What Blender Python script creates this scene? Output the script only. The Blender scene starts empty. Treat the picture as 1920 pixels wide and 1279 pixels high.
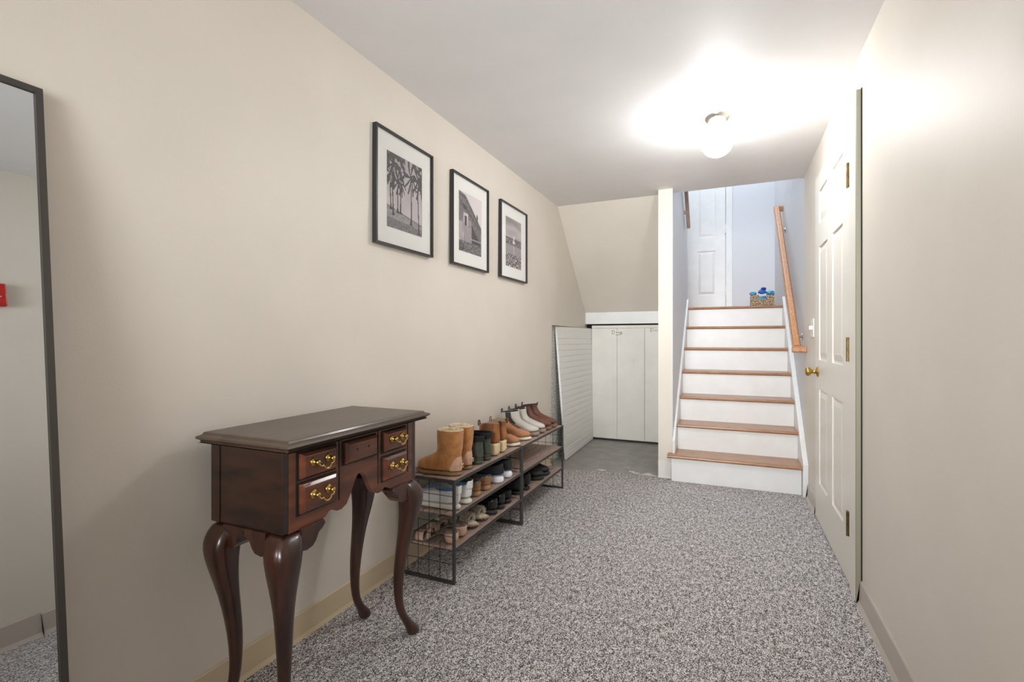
import bpy, bmesh, math, random
from mathutils import Vector, Matrix, noise
random.seed(7)
C = bpy.context.scene.collection
sc = bpy.context.scene
PI = math.pi

# ------------------------------------------------------------------ camera, light, exposure
YAW = math.atan(409/920)
cam = bpy.data.cameras.new('camera'); co = bpy.data.objects.new('camera', cam); C.objects.link(co)
cam.sensor_width = 36; cam.lens = 920/1920*36; cam.clip_start = 0.01
cam.shift_y = (637-639.5)/1920*-1*-1
co.location = (0, 0, 1.07); co.rotation_euler = (PI/2, 0, YAW)
sc.camera = co
sc.view_settings.view_transform = 'Standard'; sc.view_settings.look = 'None'
sc.view_settings.gamma = 1; sc.view_settings.use_curve_mapping = False
sc.view_settings.exposure = 1.15
w = bpy.data.worlds.new('world'); sc.world = w; w.use_nodes = True
w.node_tree.nodes['Background'].inputs[0].default_value = (0.75, 0.86, 1, 1)
w.node_tree.nodes['Background'].inputs[1].default_value = 1.0
LAMP = 33.0
def area(name, loc, rot, sx, sy, power, col):
    l = bpy.data.lights.new(name, 'AREA'); l.shape = 'RECTANGLE'; l.size = sx; l.size_y = sy; l.energy = power; l.color = col
    o = bpy.data.objects.new(name, l); C.objects.link(o); o.location = loc; o.rotation_euler = rot; return o
area('fill_light_wide', (-0.45, -1.46, 1.25), (PI/2, 0, 0), 1.5, 1.9, 3.5, (1.0, 0.98, 0.95))  # added wide fill behind the camera; no window is modelled there
fl = area('fill_light_narrow', (-0.45, -1.45, 1.5), (PI/2, 0, 0), 1.1, 1.1, 9.5, (0.94, 0.97, 1.0)); fl.data.spread = math.radians(62)  # added narrow front fill, like a camera flash; no door is modelled there
area('upstairs_daylight', (-0.1, 5.5, 4.05), (0, 0, 0), 0.9, 1.6, 14, (0.86, 0.93, 1.0))

# ------------------------------------------------------------------ helpers
def lin(c):
    r = []
    for v in c[:3]:
        v /= 255.0
        r.append(v/12.92 if v <= .04045 else ((v+.055)/1.055)**2.4)
    return (r[0], r[1], r[2], 1)
def mat(name, c, rough=.5, metal=0, c2=None, scale=20, stretch=(1, 1, 1), bump=0, bscale=None, spec=.5, coat=0, emis=None, detail=4, lo=.35, hi=.65, sheen=0):
    m = bpy.data.materials.new(name); m.use_nodes = True
    nt = m.node_tree; N = nt.nodes; L = nt.links; b = N['Principled BSDF']
    b.inputs['Base Color'].default_value = lin(c); b.inputs['Roughness'].default_value = rough
    b.inputs['Metallic'].default_value = metal; b.inputs['Specular IOR Level'].default_value = spec
    b.inputs['Coat Weight'].default_value = coat; b.inputs['Coat Roughness'].default_value = .15
    b.inputs['Sheen Weight'].default_value = sheen
    if c2 or bump:
        tc = N.new('ShaderNodeTexCoord'); mp = N.new('ShaderNodeMapping'); mp.inputs['Scale'].default_value = stretch
        L.new(tc.outputs['Object'], mp.inputs[0])
    if c2:
        n = N.new('ShaderNodeTexNoise'); n.inputs['Scale'].default_value = scale; n.inputs['Detail'].default_value = detail
        L.new(mp.outputs[0], n.inputs['Vector'])
        r = N.new('ShaderNodeValToRGB'); r.color_ramp.elements[0].position = lo; r.color_ramp.elements[1].position = hi
        r.color_ramp.elements[0].color = lin(c); r.color_ramp.elements[1].color = lin(c2)
        L.new(n.outputs['Fac'], r.inputs[0]); L.new(r.outputs[0], b.inputs['Base Color'])
    if bump:
        n2 = N.new('ShaderNodeTexNoise'); n2.inputs['Scale'].default_value = bscale or scale; n2.inputs['Detail'].default_value = 3
        L.new(mp.outputs[0], n2.inputs['Vector'])
        bp = N.new('ShaderNodeBump'); bp.inputs['Strength'].default_value = min(1, bump); bp.inputs['Distance'].default_value = .002
        L.new(n2.outputs['Fac'], bp.inputs['Height']); L.new(bp.outputs[0], b.inputs['Normal'])
    if emis:
        b.inputs['Emission Color'].default_value = lin(emis[0]); b.inputs['Emission Strength'].default_value = emis[1]
    return m
def setp(o, **k):
    for a, v in k.items(): o[a] = v
    return o
def mkobj(name, bm, m, parent=None, smooth=False, bevel=0, loc=None, subs=0, recalc=True):
    if recalc: bmesh.ops.recalc_face_normals(bm, faces=bm.faces)
    me = bpy.data.meshes.new(name); bm.to_mesh(me); bm.free()
    if m:
        for k in (m if isinstance(m, (list, tuple)) else [m]): me.materials.append(k)
    o = bpy.data.objects.new(name, me); C.objects.link(o)
    if loc: o.location = loc
    if parent: o.parent = parent
    if smooth:
        for p in me.polygons: p.use_smooth = True
    if bevel:
        b = o.modifiers.new('bevel', 'BEVEL'); b.width = bevel; b.segments = 2; b.limit_method = 'ANGLE'; b.angle_limit = .6
    if subs:
        s = o.modifiers.new('sub', 'SUBSURF'); s.levels = s.render_levels = subs
    return o
def thing(name, label, cat, loc=(0, 0, 0), rz=0, group=None, rot=None):
    o = bpy.data.objects.new(name, None); C.objects.link(o); o.location = loc; o.rotation_euler = rot or (0, 0, rz)
    o.empty_display_size = .05
    o['label'] = label; o['category'] = cat
    if group: o['group'] = group
    return o
def struct(o):
    o['kind'] = 'structure'; return o
def hexa(bm, v):      # 8 points: bottom ring 4, top ring 4
    vs = [bm.verts.new(p) for p in v]
    for f in ((3, 2, 1, 0), (4, 5, 6, 7), (0, 1, 5, 4), (1, 2, 6, 5), (2, 3, 7, 6), (3, 0, 4, 7)):
        bm.faces.new([vs[i] for i in f])
def box(bm, x0, x1, y0, y1, z0, z1):
    hexa(bm, [(x0, y0, z0), (x1, y0, z0), (x1, y1, z0), (x0, y1, z0), (x0, y0, z1), (x1, y0, z1), (x1, y1, z1), (x0, y1, z1)])
def bxo(name, x0, x1, y0, y1, z0, z1, m, parent=None, bevel=0):
    bm = bmesh.new(); box(bm, x0, x1, y0, y1, z0, z1); return mkobj(name, bm, m, parent, bevel=bevel)
def tube(bm, pts, r, n=8, closed=False, caps=True):
    pts = [Vector(p) for p in pts]; rr = r if isinstance(r, (list, tuple)) else [r]*len(pts)
    rings = []; up = None
    for i, p in enumerate(pts):
        a = pts[i-1] if (i > 0 or closed) else p; b = pts[(i+1) % len(pts)] if (i < len(pts)-1 or closed) else p
        t = (b-a).normalized()
        if up is None: up = Vector((0, 0, 1)) if abs(t.z) < .9 else Vector((1, 0, 0))
        u = t.cross(up)
        if u.length < 1e-4: u = t.cross(Vector((0, 1, .3)))
        u.normalize(); v = t.cross(u).normalized(); up = -v if False else up
        rings.append([bm.verts.new(p+(u*math.cos(k/n*2*PI)+v*math.sin(k/n*2*PI))*rr[i]) for k in range(n)])
    m = len(rings)
    for i in range(m if closed else m-1):
        A, B = rings[i], rings[(i+1) % m]
        for k in range(n): bm.faces.new((A[k], A[(k+1) % n], B[(k+1) % n], B[k]))
    if caps and not closed:
        bm.faces.new(rings[0][::-1]); bm.faces.new(rings[-1])
def bar(bm, a, b, wx, wz=None):      # square bar between two points
    tube(bm, [a, b], wx/math.sqrt(2), 4)
def lathe(bm, prof, n=24, axis='z', org=(0, 0, 0), rib=0, ribn=0):
    rings = []
    for r, h in prof:
        ring = []
        for k in range(n):
            a = k/n*2*PI; q = r*(1+rib*math.cos(ribn*a)) if r > 1e-5 else 0
            c, s = q*math.cos(a), q*math.sin(a)
            p = (c, s, h) if axis == 'z' else ((h, c, s) if axis == 'x' else (c, h, s))
            ring.append(bm.verts.new((p[0]+org[0], p[1]+org[1], p[2]+org[2])))
        rings.append(ring)
    for A, B in zip(rings, rings[1:]):
        for k in range(n): bm.faces.new((A[k], A[(k+1) % n], B[(k+1) % n], B[k]))
    bm.faces.new(rings[0][::-1]); bm.faces.new(rings[-1])
    bmesh.ops.remove_doubles(bm, verts=bm.verts, dist=1e-6)
def prism(bm, pts, axis, a, b):      # polygon pts (2D) extruded along axis from a to b
    def mk(p, t): return (t, p[0], p[1]) if axis == 'x' else ((p[0], t, p[1]) if axis == 'y' else (p[0], p[1], t))
    A = [bm.verts.new(mk(p, a)) for p in pts]; B = [bm.verts.new(mk(p, b)) for p in pts]
    n = len(pts)
    for i in range(n): bm.faces.new((A[i], A[(i+1) % n], B[(i+1) % n], B[i]))
    fa = bm.faces.new(A[::-1]); fb = bm.faces.new(B)
    bmesh.ops.triangulate(bm, faces=[fa, fb])
def copy_tree(o, parent=None):
    c = o.copy(); C.objects.link(c); c.parent = parent
    for ch in list(o.children): copy_tree(ch, c)
    return c
def smooth(a, b, x):
    t = max(0, min(1, (x-a)/(b-a))); return t*t*(3-2*t)

# ------------------------------------------------------------------ materials
M_wall = mat('cream wall paint', (231, 223, 211), .5, bump=.12, bscale=160, c2=(227, 219, 207), scale=3, spec=.35)
M_ceil = mat('ceiling paint', (241, 239, 238), .55, bump=.15, bscale=120, c2=(238, 236, 235), spec=.3, scale=4)
M_stwall = mat('stairwell paint', (222, 224, 228), .5)
M_white = mat('white gloss paint', (242, 242, 241), .35, c2=(237, 237, 235), scale=8)
M_doorw = mat('door paint', (236, 232, 222), .38)
M_olive = mat('olive grey jamb edge', (158, 155, 134), .5)  # olive grey, darker than the casing front beside it
M_base = mat('beige vinyl baseboard', (214, 196, 166), .45)
M_baseR = mat('greige vinyl baseboard', (196, 186, 176), .4)
M_plank = mat('painted planks', (236, 233, 226), .5, c2=(228, 224, 216), scale=5, lo=.4, hi=.75)
M_ship = mat('white grooved panel', (246, 245, 242), .4)
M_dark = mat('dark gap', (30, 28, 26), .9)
M_brass = mat('aged brass', (196, 160, 92), .28, 1)
M_brassd = mat('tarnished brass', (140, 118, 76), .38, 1, c2=(95, 78, 52), scale=60)
M_chrome = mat('brushed nickel', (190, 185, 176), .25, 1)
M_black = mat('black painted metal', (62, 60, 60), .42, .2)
M_bframe = mat('black frame', (36, 35, 35), .35)
M_grille = mat('thin black wire', (40, 40, 42), .5, .3)
M_mframe = mat('pewter mirror frame', (84, 80, 76), .35, .6)
M_leg = mat('turned mahogany', (36, 18, 13), .28, c2=(74, 40, 27), scale=9, stretch=(4, 4, .5), lo=.3, hi=.75, coat=.4)
M_wood = mat('dark mahogany', (30, 17, 12), .32, c2=(60, 34, 23), scale=7, stretch=(1, 1, 5), lo=.3, hi=.75, coat=.35, bump=.04)
M_woodtop = mat('sheen-greyed mahogany top', (66, 50, 40), .4, c2=(82, 64, 50), scale=6, stretch=(5, 1, 1), coat=.25)  # greyer tone puts the gloss of light on the top into the colour
M_woodface = mat('red mahogany face', (60, 31, 22), .3, c2=(124, 68, 44), scale=6, stretch=(1, 1, 5), lo=.3, hi=.75, coat=.35)
M_oak = mat('oak tread', (178, 130, 92), .38, c2=(142, 98, 66), scale=14, stretch=(1, 14, 8), lo=.4, hi=.7, coat=.2)
M_oakrail = mat('oak rail', (200, 148, 104), .35, c2=(172, 116, 76), scale=12, stretch=(12, 1.5, 4), lo=.4, hi=.7, coat=.3)
M_slat = mat('grey brown slats', (188, 163, 150), .55, c2=(154, 130, 118), scale=18, stretch=(14, 1.2, 3), lo=.35, hi=.7)
M_paper = mat('mat board', (252, 251, 248), .7)
M_red = mat('red alarm plastic', (196, 34, 24), .35)
M_mirror = mat('mirror glass', (214, 218, 220), .0, 1)
M_marker = mat('black writing', (28, 26, 24), .8)  # ink colour of the marker handwriting

def carpet_mat():
    m = bpy.data.materials.new('heathered loop carpet'); m.use_nodes = True
    nt = m.node_tree; N = nt.nodes; L = nt.links; b = N['Principled BSDF']; b.inputs['Roughness'].default_value = .95
    b.inputs['Specular IOR Level'].default_value = .1
    tc = N.new('ShaderNodeTexCoord')
    def ns(scale, st, det=2):
        mp = N.new('ShaderNodeMapping'); mp.inputs['Scale'].default_value = st; L.new(tc.outputs['Object'], mp.inputs[0])
        n = N.new('ShaderNodeTexNoise'); n.inputs['Scale'].default_value = scale; n.inputs['Detail'].default_value = det
        L.new(mp.outputs[0], n.inputs['Vector']); return n
    mpv = N.new('ShaderNodeMapping'); mpv.inputs['Scale'].default_value = (1, .7, 1); L.new(tc.outputs['Object'], mpv.inputs[0])
    vo = N.new('ShaderNodeTexVoronoi'); vo.inputs['Scale'].default_value = 360; L.new(mpv.outputs[0], vo.inputs['Vector'])
    sp = N.new('ShaderNodeSeparateColor'); L.new(vo.outputs['Color'], sp.inputs[0])
    a = ns(260, (1, .62, 1), 2); d = ns(80, (1, .4, 1), 2)
    mx = N.new('ShaderNodeMix'); mx.inputs[0].default_value = .35; L.new(a.outputs['Fac'], mx.inputs[2]); L.new(d.outputs['Fac'], mx.inputs[3])
    m2 = N.new('ShaderNodeMix'); m2.inputs[0].default_value = .22; L.new(mx.outputs[0], m2.inputs[2]); L.new(sp.outputs[0], m2.inputs[3])
    r = N.new('ShaderNodeValToRGB'); L.new(m2.outputs[0], r.inputs[0])
    e = r.color_ramp.elements; e[0].position = .40; e[0].color = lin((74, 71, 73)); e[1].position = .61; e[1].color = lin((246, 241, 240))
    k = e.new(.5); k.color = lin((168, 163, 162))
    L.new(r.outputs[0], b.inputs['Base Color'])
    bp = N.new('ShaderNodeBump'); bp.inputs['Strength'].default_value = .6; bp.inputs['Distance'].default_value = .004
    L.new(a.outputs['Fac'], bp.inputs['Height']); L.new(bp.outputs[0], b.inputs['Normal'])
    return m
M_carpet = carpet_mat()
M_conc = mat('grey painted concrete', (142, 141, 136), .45, c2=(160, 159, 154), scale=9, lo=.4, hi=.7, bump=.2, bscale=60)
M_rough = mat('rough foundation concrete', (236, 235, 230), .9, c2=(130, 128, 124), scale=75, lo=.46, hi=.64, bump=1, bscale=50, detail=6)

# ------------------------------------------------------------------ shell
CEIL = 2.237; XR = .485
def xl(z): return -1.407+.0275*z/CEIL
Y0 = -1.55
bm = bmesh.new()
hexa(bm, [(-1.6, Y0, -.02), (xl(0), Y0, -.02), (xl(0), 3.97, -.02), (-1.6, 3.97, -.02), (-1.6, Y0, CEIL), (xl(CEIL), Y0, CEIL), (xl(CEIL), 3.97, CEIL), (-1.6, 3.97, CEIL)])
struct(mkobj('wall_left', bm, M_wall))
zc = 1.195
bm = bmesh.new()      # drywall above the alcove foundation
hexa(bm, [(-1.6, 3.97, zc), (xl(zc), 3.97, zc), (xl(zc), 4.09, zc), (-1.6, 4.09, zc), (-1.6, 3.97, CEIL), (xl(CEIL), 3.97, CEIL), (xl(CEIL), 4.09, CEIL), (-1.6, 4.09, CEIL)])
hexa(bm, [(-1.6, 4.09, zc), (xl(zc), 4.09, zc), (-1.436, 5.3, zc), (-1.6, 5.3, zc), (-1.6, 4.09, CEIL), (xl(CEIL), 4.09, CEIL), (-1.43, 5.3, CEIL), (-1.6, 5.3, CEIL)])
struct(mkobj('wall_left_alcove', bm, M_wall))
bm = bmesh.new(); box(bm, -1.6, -1.440, 3.97, 5.3, -.02, zc)
struct(mkobj('wall_foundation', bm, M_rough))
struct(bxo('wall_right', XR, .6, Y0, 4.05, -.02, CEIL, M_wall))
struct(bxo('wall_stair_right', XR, .6, 4.05, 6.7, -.02, 4.2, M_stwall))
struct(bxo('wall_back', -1.6, .6, Y0-.1, Y0, -.02, CEIL, M_wall))
struct(bxo('ceiling', -1.6, .6, Y0-.1, 4.09, CEIL, 2.45, M_ceil))
# carpet and bare concrete
bm = bmesh.new()
prism(bm, [(-1.46, Y0), (XR, Y0), (XR, 3.9), (-.40, 3.9), (-.42, 3.965), (-.515, 3.972), (-.75, 3.955), (-1.0, 3.92), (-1.22, 3.885), (-1.46, 3.875)], 'z', -.008, 0)
struct(mkobj('floor', bm, M_carpet))
fc = struct(bxo('floor_concrete', -1.6, .6, 3.6, 5.5, -.06, -.006, M_conc))
M_splash = mat('white paint splash', (226, 222, 214), .6)
def blob(name, cx, cy, rx, ry, z, m, parent):
    bm = bmesh.new(); rnd = random.Random(int(cx*1000)); vs = []
    for k in range(16):
        a = k/16*2*PI; q = .65+.5*rnd.random(); vs.append(bm.verts.new((cx+rx*q*math.cos(a), cy+ry*q*math.sin(a), z)))
    f = bm.faces.new(vs); r = bmesh.ops.extrude_face_region(bm, geom=[f])
    for v in r['geom']:
        if isinstance(v, bmesh.types.BMVert): v.co.z += .0006
    mkobj(name, bm, m, parent)
for cx, cy, rx, ry in ((-.97, 4.0, .04, .018), (-.735, 4.05, .032, .018), (-.69, 4.02, .038, .02), (-.60, 4.03, .03, .024), (-.565, 4.0, .05, .018), (-.63, 4.0, .025, .014),
                       (-.78, 4.18, .008, .006), (-.95, 4.3, .009, .006), (-.84, 4.4, .007, .006), (-1.05, 4.25, .006, .005), (-.7, 4.35, .007, .006), (-.9, 4.12, .006, .005), (-1.1, 4.55, .008, .006), (-.8, 4.7, .006, .006)):
    blob('paint_splash', cx, cy, rx, ry, -.0056, M_splash, fc)
# partition between alcove and stairs
struct(bxo('wall_partition', -.512, -.412, 3.96, 5.36, -.02, CEIL+.2, M_wall))
struct(bxo('wall_stair_left', -.412, -.405, 3.962, 5.36, -.02, 4.2, M_stwall))
struct(bxo('wall_header', -1.6, .6, 4.0, 4.09, 2.45, 4.2, M_stwall))
struct(bxo('wall_stair_return', -1.6, -.412, 5.29, 5.36, -.02, 4.2, M_stwall))
struct(bxo('wall_landing_left', -1.6, -1.45, 5.36, 6.7, 1.2, 4.2, M_stwall))
struct(bxo('wall_landing', -1.6, .6, 6.6, 6.7, 1.2, 4.2, M_stwall))
struct(bxo('ceiling_stairwell', -1.6, .6, 4.0, 6.7, 4.2, 4.3, M_ceil))
bm = bmesh.new()      # sloping soffit under the upper flight
prism(bm, [(4.09, CEIL), (5.3, 1.27), (5.3, 1.40), (4.09, CEIL+.16)], 'x', -1.6, -.512)
struct(mkobj('ceiling_soffit', bm, M_wall))
struct(bxo('trim_1', -1.436, -.512, 5.185, 5.21, 1.238, 1.385, M_white))
struct(bxo('gap_shade_sheet', -1.46, -.512, 5.255, 5.29, 0, 1.25, M_dark))  # dark sheet behind the planks, paints the shade in the gaps around them
# plank doors in the alcove
d2 = struct(bxo('door_2', -1.372, -.513, 5.22, 5.25, .012, 1.222, M_plank))
for x0, x1 in ((-1.368, -1.0955), (-1.0935, -.811), (-.805, -.515)):
    bxo('plank', x0, x1, 5.2, 5.221, .02, 1.19, M_plank, d2, .002)
bxo('head_rail', -1.368, -.515, 5.203, 5.221, 1.193, 1.222, M_plank, d2, .002)
def scribble(x0, z0, sx, parent, strokes):
    bm = bmesh.new()
    for st in strokes: tube(bm, [(x0+p[0]*sx, 5.1993, z0+p[1]*sx) for p in st], .0018, 5)
    mkobj('handwriting', bm, M_marker, parent)
wv = [(2.2+i*.28, 1.2+(.28 if i % 2 else -.12)-.05*i) for i in range(15)]
scribble(-1.145, 1.128, .017, d2, [[(0, 0), (0, 2.2)], [(-.3, 2.2), (.9, 2.1), (1.5, 1.3), (1, .4), (-.2, 0)], wv, [(2, -.2), (3, -.5), (4.4, -.4)], [(5.2, .4), (5.9, 1.3), (5.1, 1.5)], [(4.4, -.3), (6, .1)]])
scribble(-.745, 1.152, .017, d2, [[(0, 0), (0, 2)], [(-.4, 2), (.5, 2)], [(-.4, 0), (.4, 0)], [(1.5, 1.9), (1, 1), (1.5, .1)], [(2+i*.3, .6+(.4 if i % 2 else 0)) for i in range(8)]])
# baseboards
def basebd(name, x0, x1, y0, y1, h, m, side):
    bm = bmesh.new()
    if side == 'L': prof = [(x0, 0), (x0+.013, 0), (x0+.007, .014), (x0+.0055, h-.004), (x0+.003, h), (x0, h)]
    else: prof = [(x0, 0), (x0-.02, 0), (x0-.010, .018), (x0-.0065, h-.004), (x0-.004, h), (x0, h)]
    prism(bm, prof, 'y', y0, y1)
    return struct(mkobj(name, bm, m))
bm = bmesh.new()
def bl(z, t): return (xl(z)+t, z)
prism(bm, [(xl(0)-.01, 0), bl(0, .014), bl(.014, .007), bl(.092, .006), bl(.096, .003), (xl(.096)-.01, .096)], 'y', Y0, 3.97)
struct(mkobj('baseboard_left', bm, M_base))
b = basebd('baseboard_right', XR, 0, 1.12, 2.379, .097, M_baseR, 'R')
basebd('baseboard_right_near', XR, 0, Y0, 1.118, .105, M_baseR, 'R')
basebd('baseboard_right_far', XR, 0, 3.48, 3.835, .097, M_baseR, 'R')
bm = bmesh.new(); prism(bm, [(3.96, -.006), (3.945, -.006), (3.953, .012), (3.955, .128), (3.96, .132)], 'x', -.512, -.414)
struct(mkobj('baseboard_partition', bm, M_plank))

# ------------------------------------------------------------------ staircase
RISE, RUN = .1995, .231
YN = 3.865; YR = 3.89
st = thing('staircase', 'straight flight of stairs with oak treads and white risers', 'stairs', (.02, 3.89, 0))
def local(o): o.location = (-st.location.x, -st.location.y, 0); return o
for k in range(1, 8):
    yr = YR+(k-1)*RUN; z = k*RISE
    xa = -.406 if k == 1 else -.385; xb = .449 if k == 1 else .451
    local(bxo('riser', xa, xb, yr, yr+.016, z-RISE+(0.001 if k == 1 else 0), z-.026, M_white, st))
    yn = YN+(k-1)*RUN; ye = yr+RUN+.002 if k < 7 else 5.42
    bm = bmesh.new(); n = 8; pr = [(ye, z), (ye, z-.026)]
    pr += [(yn+.013-.013*math.sin(a*PI/n), z-.013-.013*math.cos(a*PI/n)) for a in range(n+1)]
    xx0 = -.385 if k > 1 else -.403
    prism(bm, pr, 'x', xx0, .4515)
    if k == 1: prism(bm, [(3.955, z), (3.955, z-.026)]+[(yn+.013-.013*math.sin(a*PI/n), z-.013-.013*math.cos(a*PI/n)) for a in range(n+1)], 'x', -.436, -.403)
    local(mkobj('tread', bm, M_oak, st))
def skirt(x0, x1, ya, low):
    s = RISE/RUN
    def zt(y): return RISE+(y-YN)*s+.042
    yb = 5.42
    bm = bmesh.new(); prism(bm, [(ya, low), (ya, zt(ya)), (yb-.12, zt(yb-.12)), (yb, zt(yb-.12)), (yb, 1.2), (yb-.3, 1.0), (ya+.15, low)], 'x', x0, x1)
    local(mkobj('skirt_board', bm, M_white, st, bevel=.002))
skirt(.452, .484, 3.84, .001); skirt(-.404, -.386, 3.93, RISE)
struct(bxo('floor_landing', -1.45, XR, 5.421, 6.6, 1.2, 7*RISE, M_oak))
# underside fill of the landing so nothing is open below
struct(bxo('wall_below_landing', -.405, XR, 5.43, 5.5, -.02, 1.2, M_stwall))
# landing door and casing
def six_panel(name, W, H, m, flip=1):
    # leaf in local coords: width along +x (0..W), front face toward -y, z up
    bm = bmesh.new(); box(bm, 0, W, -.002, .03, 0, H)
    t = .010; sw = W*.145; mid = W*.15; pw = (W-2*sw-mid)/2
    rows = [(.225, .775), (.945, 1.60), (1.735, 1.925)]
    sc_ = H/2.03; rows = [(a*sc_, b*sc_) for a, b in rows]
    for a, b_ in ((0, sw), (sw+pw, sw+pw+mid), (W-sw, W)): box(bm, a, b_, -t, 0, 0, H)
    zs = [0]+[q for r in rows for q in r]+[H]
    for cx in (sw, sw+pw+mid):
        for i in range(0, len(zs), 2): box(bm, cx, cx+pw, -t, 0, zs[i], zs[i+1])
        for a, b_ in rows:      # raised field with bevelled sides
            o, q = .012, .042
            V = [(cx+o, -.002, a+o), (cx+pw-o, -.002, a+o), (cx+pw-o, -.002, b_-o), (cx+o, -.002, b_-o), (cx+q, -t+.001, a+q), (cx+pw-q, -t+.001, a+q), (cx+pw-q, -t+.001, b_-q), (cx+q, -t+.001, b_-q)]
            vs = [bm.verts.new(p) for p in V]
            for f in ((4, 5, 6, 7), (0, 1, 5, 4), (1, 2, 6, 5), (2, 3, 7, 6), (3, 0, 4, 7)): bm.faces.new([vs[i] for i in f])
    return mkobj(name, bm, m, recalc=True)
d3 = struct(six_panel('door_3', .76, 2.03, M_white)); d3.location = (-.054-.76, 6.585, 1.40)
def hinge(parent, loc, m, s=1, rz=0):
    bm = bmesh.new(); lathe(bm, [(.0001, -.052), (.0065, -.052), (.0065, .052), (.0001, .052)], 10)
    for q in (-.017, .017): lathe(bm, [(.0072, q-.001), (.0072, q+.001)], 10)
    box(bm, -.026, 0, -.0015, .0045, -.050, .050); box(bm, 0, .014, -.0015, .003, -.050, .050)
    o = mkobj('hinge', bm, m, parent); o.location = loc; o.rotation_euler = (0, 0, rz); return o
for z in (.27, 1.03, 1.8): hinge(d3, (.762, -.012, z), M_white)
struct(bxo('trim_3', -.052+.006, .024, 6.575, 6.6, 1.4, 3.5, M_white))
struct(bxo('trim_4', -.9, .024, 6.575, 6.6, 3.44, 3.52, M_white))

# ------------------------------------------------------------------ right wall: door, casing strip, hinges, switch, alarm
d1 = struct(six_panel('door_1', .93, 2.03, M_doorw)); d1.location = (XR-.0145+.012, 2.54+.93, .008); d1.rotation_euler = (0, 0, -PI/2)
for z in (.265, 1.02, 1.775): hinge(d1, (.938, -.017, z), M_brassd, rz=0)
bm = bmesh.new()
lathe(bm, [(.0001, 0), (.031, 0), (.029, .006), (.013, .010), (.011, .030), (.019, .036), (.026, .045), (.0265, .056), (.021, .063), (.008, .066), (.0001, .0655)], 24, 'x')
k = mkobj('door_knob', bm, M_brass, d1, smooth=True); k.location = (.098, -.0105, .874); k.rotation_euler = (0, 0, -PI/2)
bxo('latch_plate', -.002, .001, -.008, .004, .85, .90, M_brassd, d1)
tr = struct(bxo('trim_5', XR-.018, XR, 2.396, 2.51, 0, 2.08, M_doorw))
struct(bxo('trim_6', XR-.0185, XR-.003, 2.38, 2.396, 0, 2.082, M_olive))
struct(bxo('gap_shade_strip', XR-.003, XR, 2.372, 2.396, .1, 2.084, M_dark))  # dark strip painting the shaded gap between casing and wall
sw = thing('light_switch', 'white wall light switch between the panel door and the handrail', 'light switch', (XR, 3.655, 1.145))
bxo('switch_plate', -.007, 0, -.058, .058, -.060, .060, M_white, sw, .003)
for y in (-.024, .024):
    bxo('toggle', -.02, -.006, y-.005, y+.005, -.012, .014, M_white, sw, .002)
al = thing('fire_alarm_pull', 'red fire alarm pull station on the right wall, seen in the mirror', 'fire alarm', (XR, 1.032, 1.60))
bxo('housing', -.025, 0, -.055, .055, -.055, .055, M_red, al, .006)
bxo('pull_bar', -.0275, -.0245, -.03, .035, -.012, -.008, M_white, al, .001)

# ------------------------------------------------------------------ handrails
def prof_rail(bm, path, wx, wz):
    path = [Vector(p) for p in path]
    sec = [(-.5, -.35), (-.5, .25), (-.3, .5), (.3, .5), (.5, .25), (.5, -.35), (.35, -.5), (-.35, -.5)]
    rings = []
    for i, p in enumerate(path):
        a = path[max(0, i-1)]; b_ = path[min(len(path)-1, i+1)]
        t = (b_-a).normalized(); sx = t.cross(Vector((0, 0, 1)))
        if sx.length < .1: sx = Vector((1, 0, 0))
        sx.normalize(); up = sx.cross(t).normalized()
        f = 1
        if 0 < i < len(path)-1:
            c = (path[i]-a).normalized().dot((b_-path[i]).normalized()); f = 1/max(.5, math.cos(math.acos(max(-1, min(1, c)))/2))
        rings.append([bm.verts.new(p+sx*s[0]*wx*f+up*s[1]*wz) for s in sec])
    for A, B in zip(rings, rings[1:]):
        for k in range(8): bm.faces.new((A[k], A[(k+1) % 8], B[(k+1) % 8], B[k]))
    bm.faces.new(rings[0][::-1]); bm.faces.new(rings[-1])
hr = thing('handrail', 'oak handrail returned to the right stair wall at both ends', 'handrail', (XR, 4.8, 1.7))
bm = bmesh.new(); xr_ = .428
A = Vector((xr_, 3.97, 1.01)); B = Vector((xr_, 5.6, 2.39))
prof_rail(bm, [A, B], .052, .062)
prof_rail(bm, [(XR-.001, B.y+.012, B.z), (xr_-.026, B.y+.012, B.z)], .05, .055)
prof_rail(bm, [(XR-.001, A.y-.014, A.z-.008), (xr_-.030, A.y-.014, A.z-.008)], .055, .045)
o = mkobj('rail', bm, M_oakrail, hr, bevel=.003); o.location = (-XR, -4.8, -1.7)
for y in (4.16, 5.38):
    z = 1.01+(y-3.97)*(1.38/1.63)-.03
    bm = bmesh.new()
    lathe(bm, [(.0001, 0), (.026, 0), (.024, -.006), (.008, -.009), (.008, -.012)], 16, 'x', (XR, y, z-.05))
    tube(bm, [(XR-.01, y, z-.05), (XR-.035, y, z-.052), (xr_+.008, y, z-.03), (xr_, y, z)], .006, 8)
    box(bm, xr_-.015, xr_+.015, y-.025, y+.025, z-.005, z+.002)
    o = mkobj('rail_bracket', bm, M_chrome, hr, smooth=False); o.location = (-XR, -4.8, -1.7)
h2 = thing('handrail', 'short dark end of the upper handrail on the left stair wall', 'handrail', (-.405, 5.0, 2.3))
bm = bmesh.new(); prof_rail(bm, [(-.372, 5.10, 2.175), (-.372, 4.40, 2.85)], .032, .055)
for y, z in ((4.95, 2.30), (4.55, 2.69)): box(bm, -.4055, -.375, y-.012, y+.012, z-.03, z)
o = mkobj('rail', bm, M_slat, h2); o.location = (.405, -5.0, -2.3)

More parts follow.
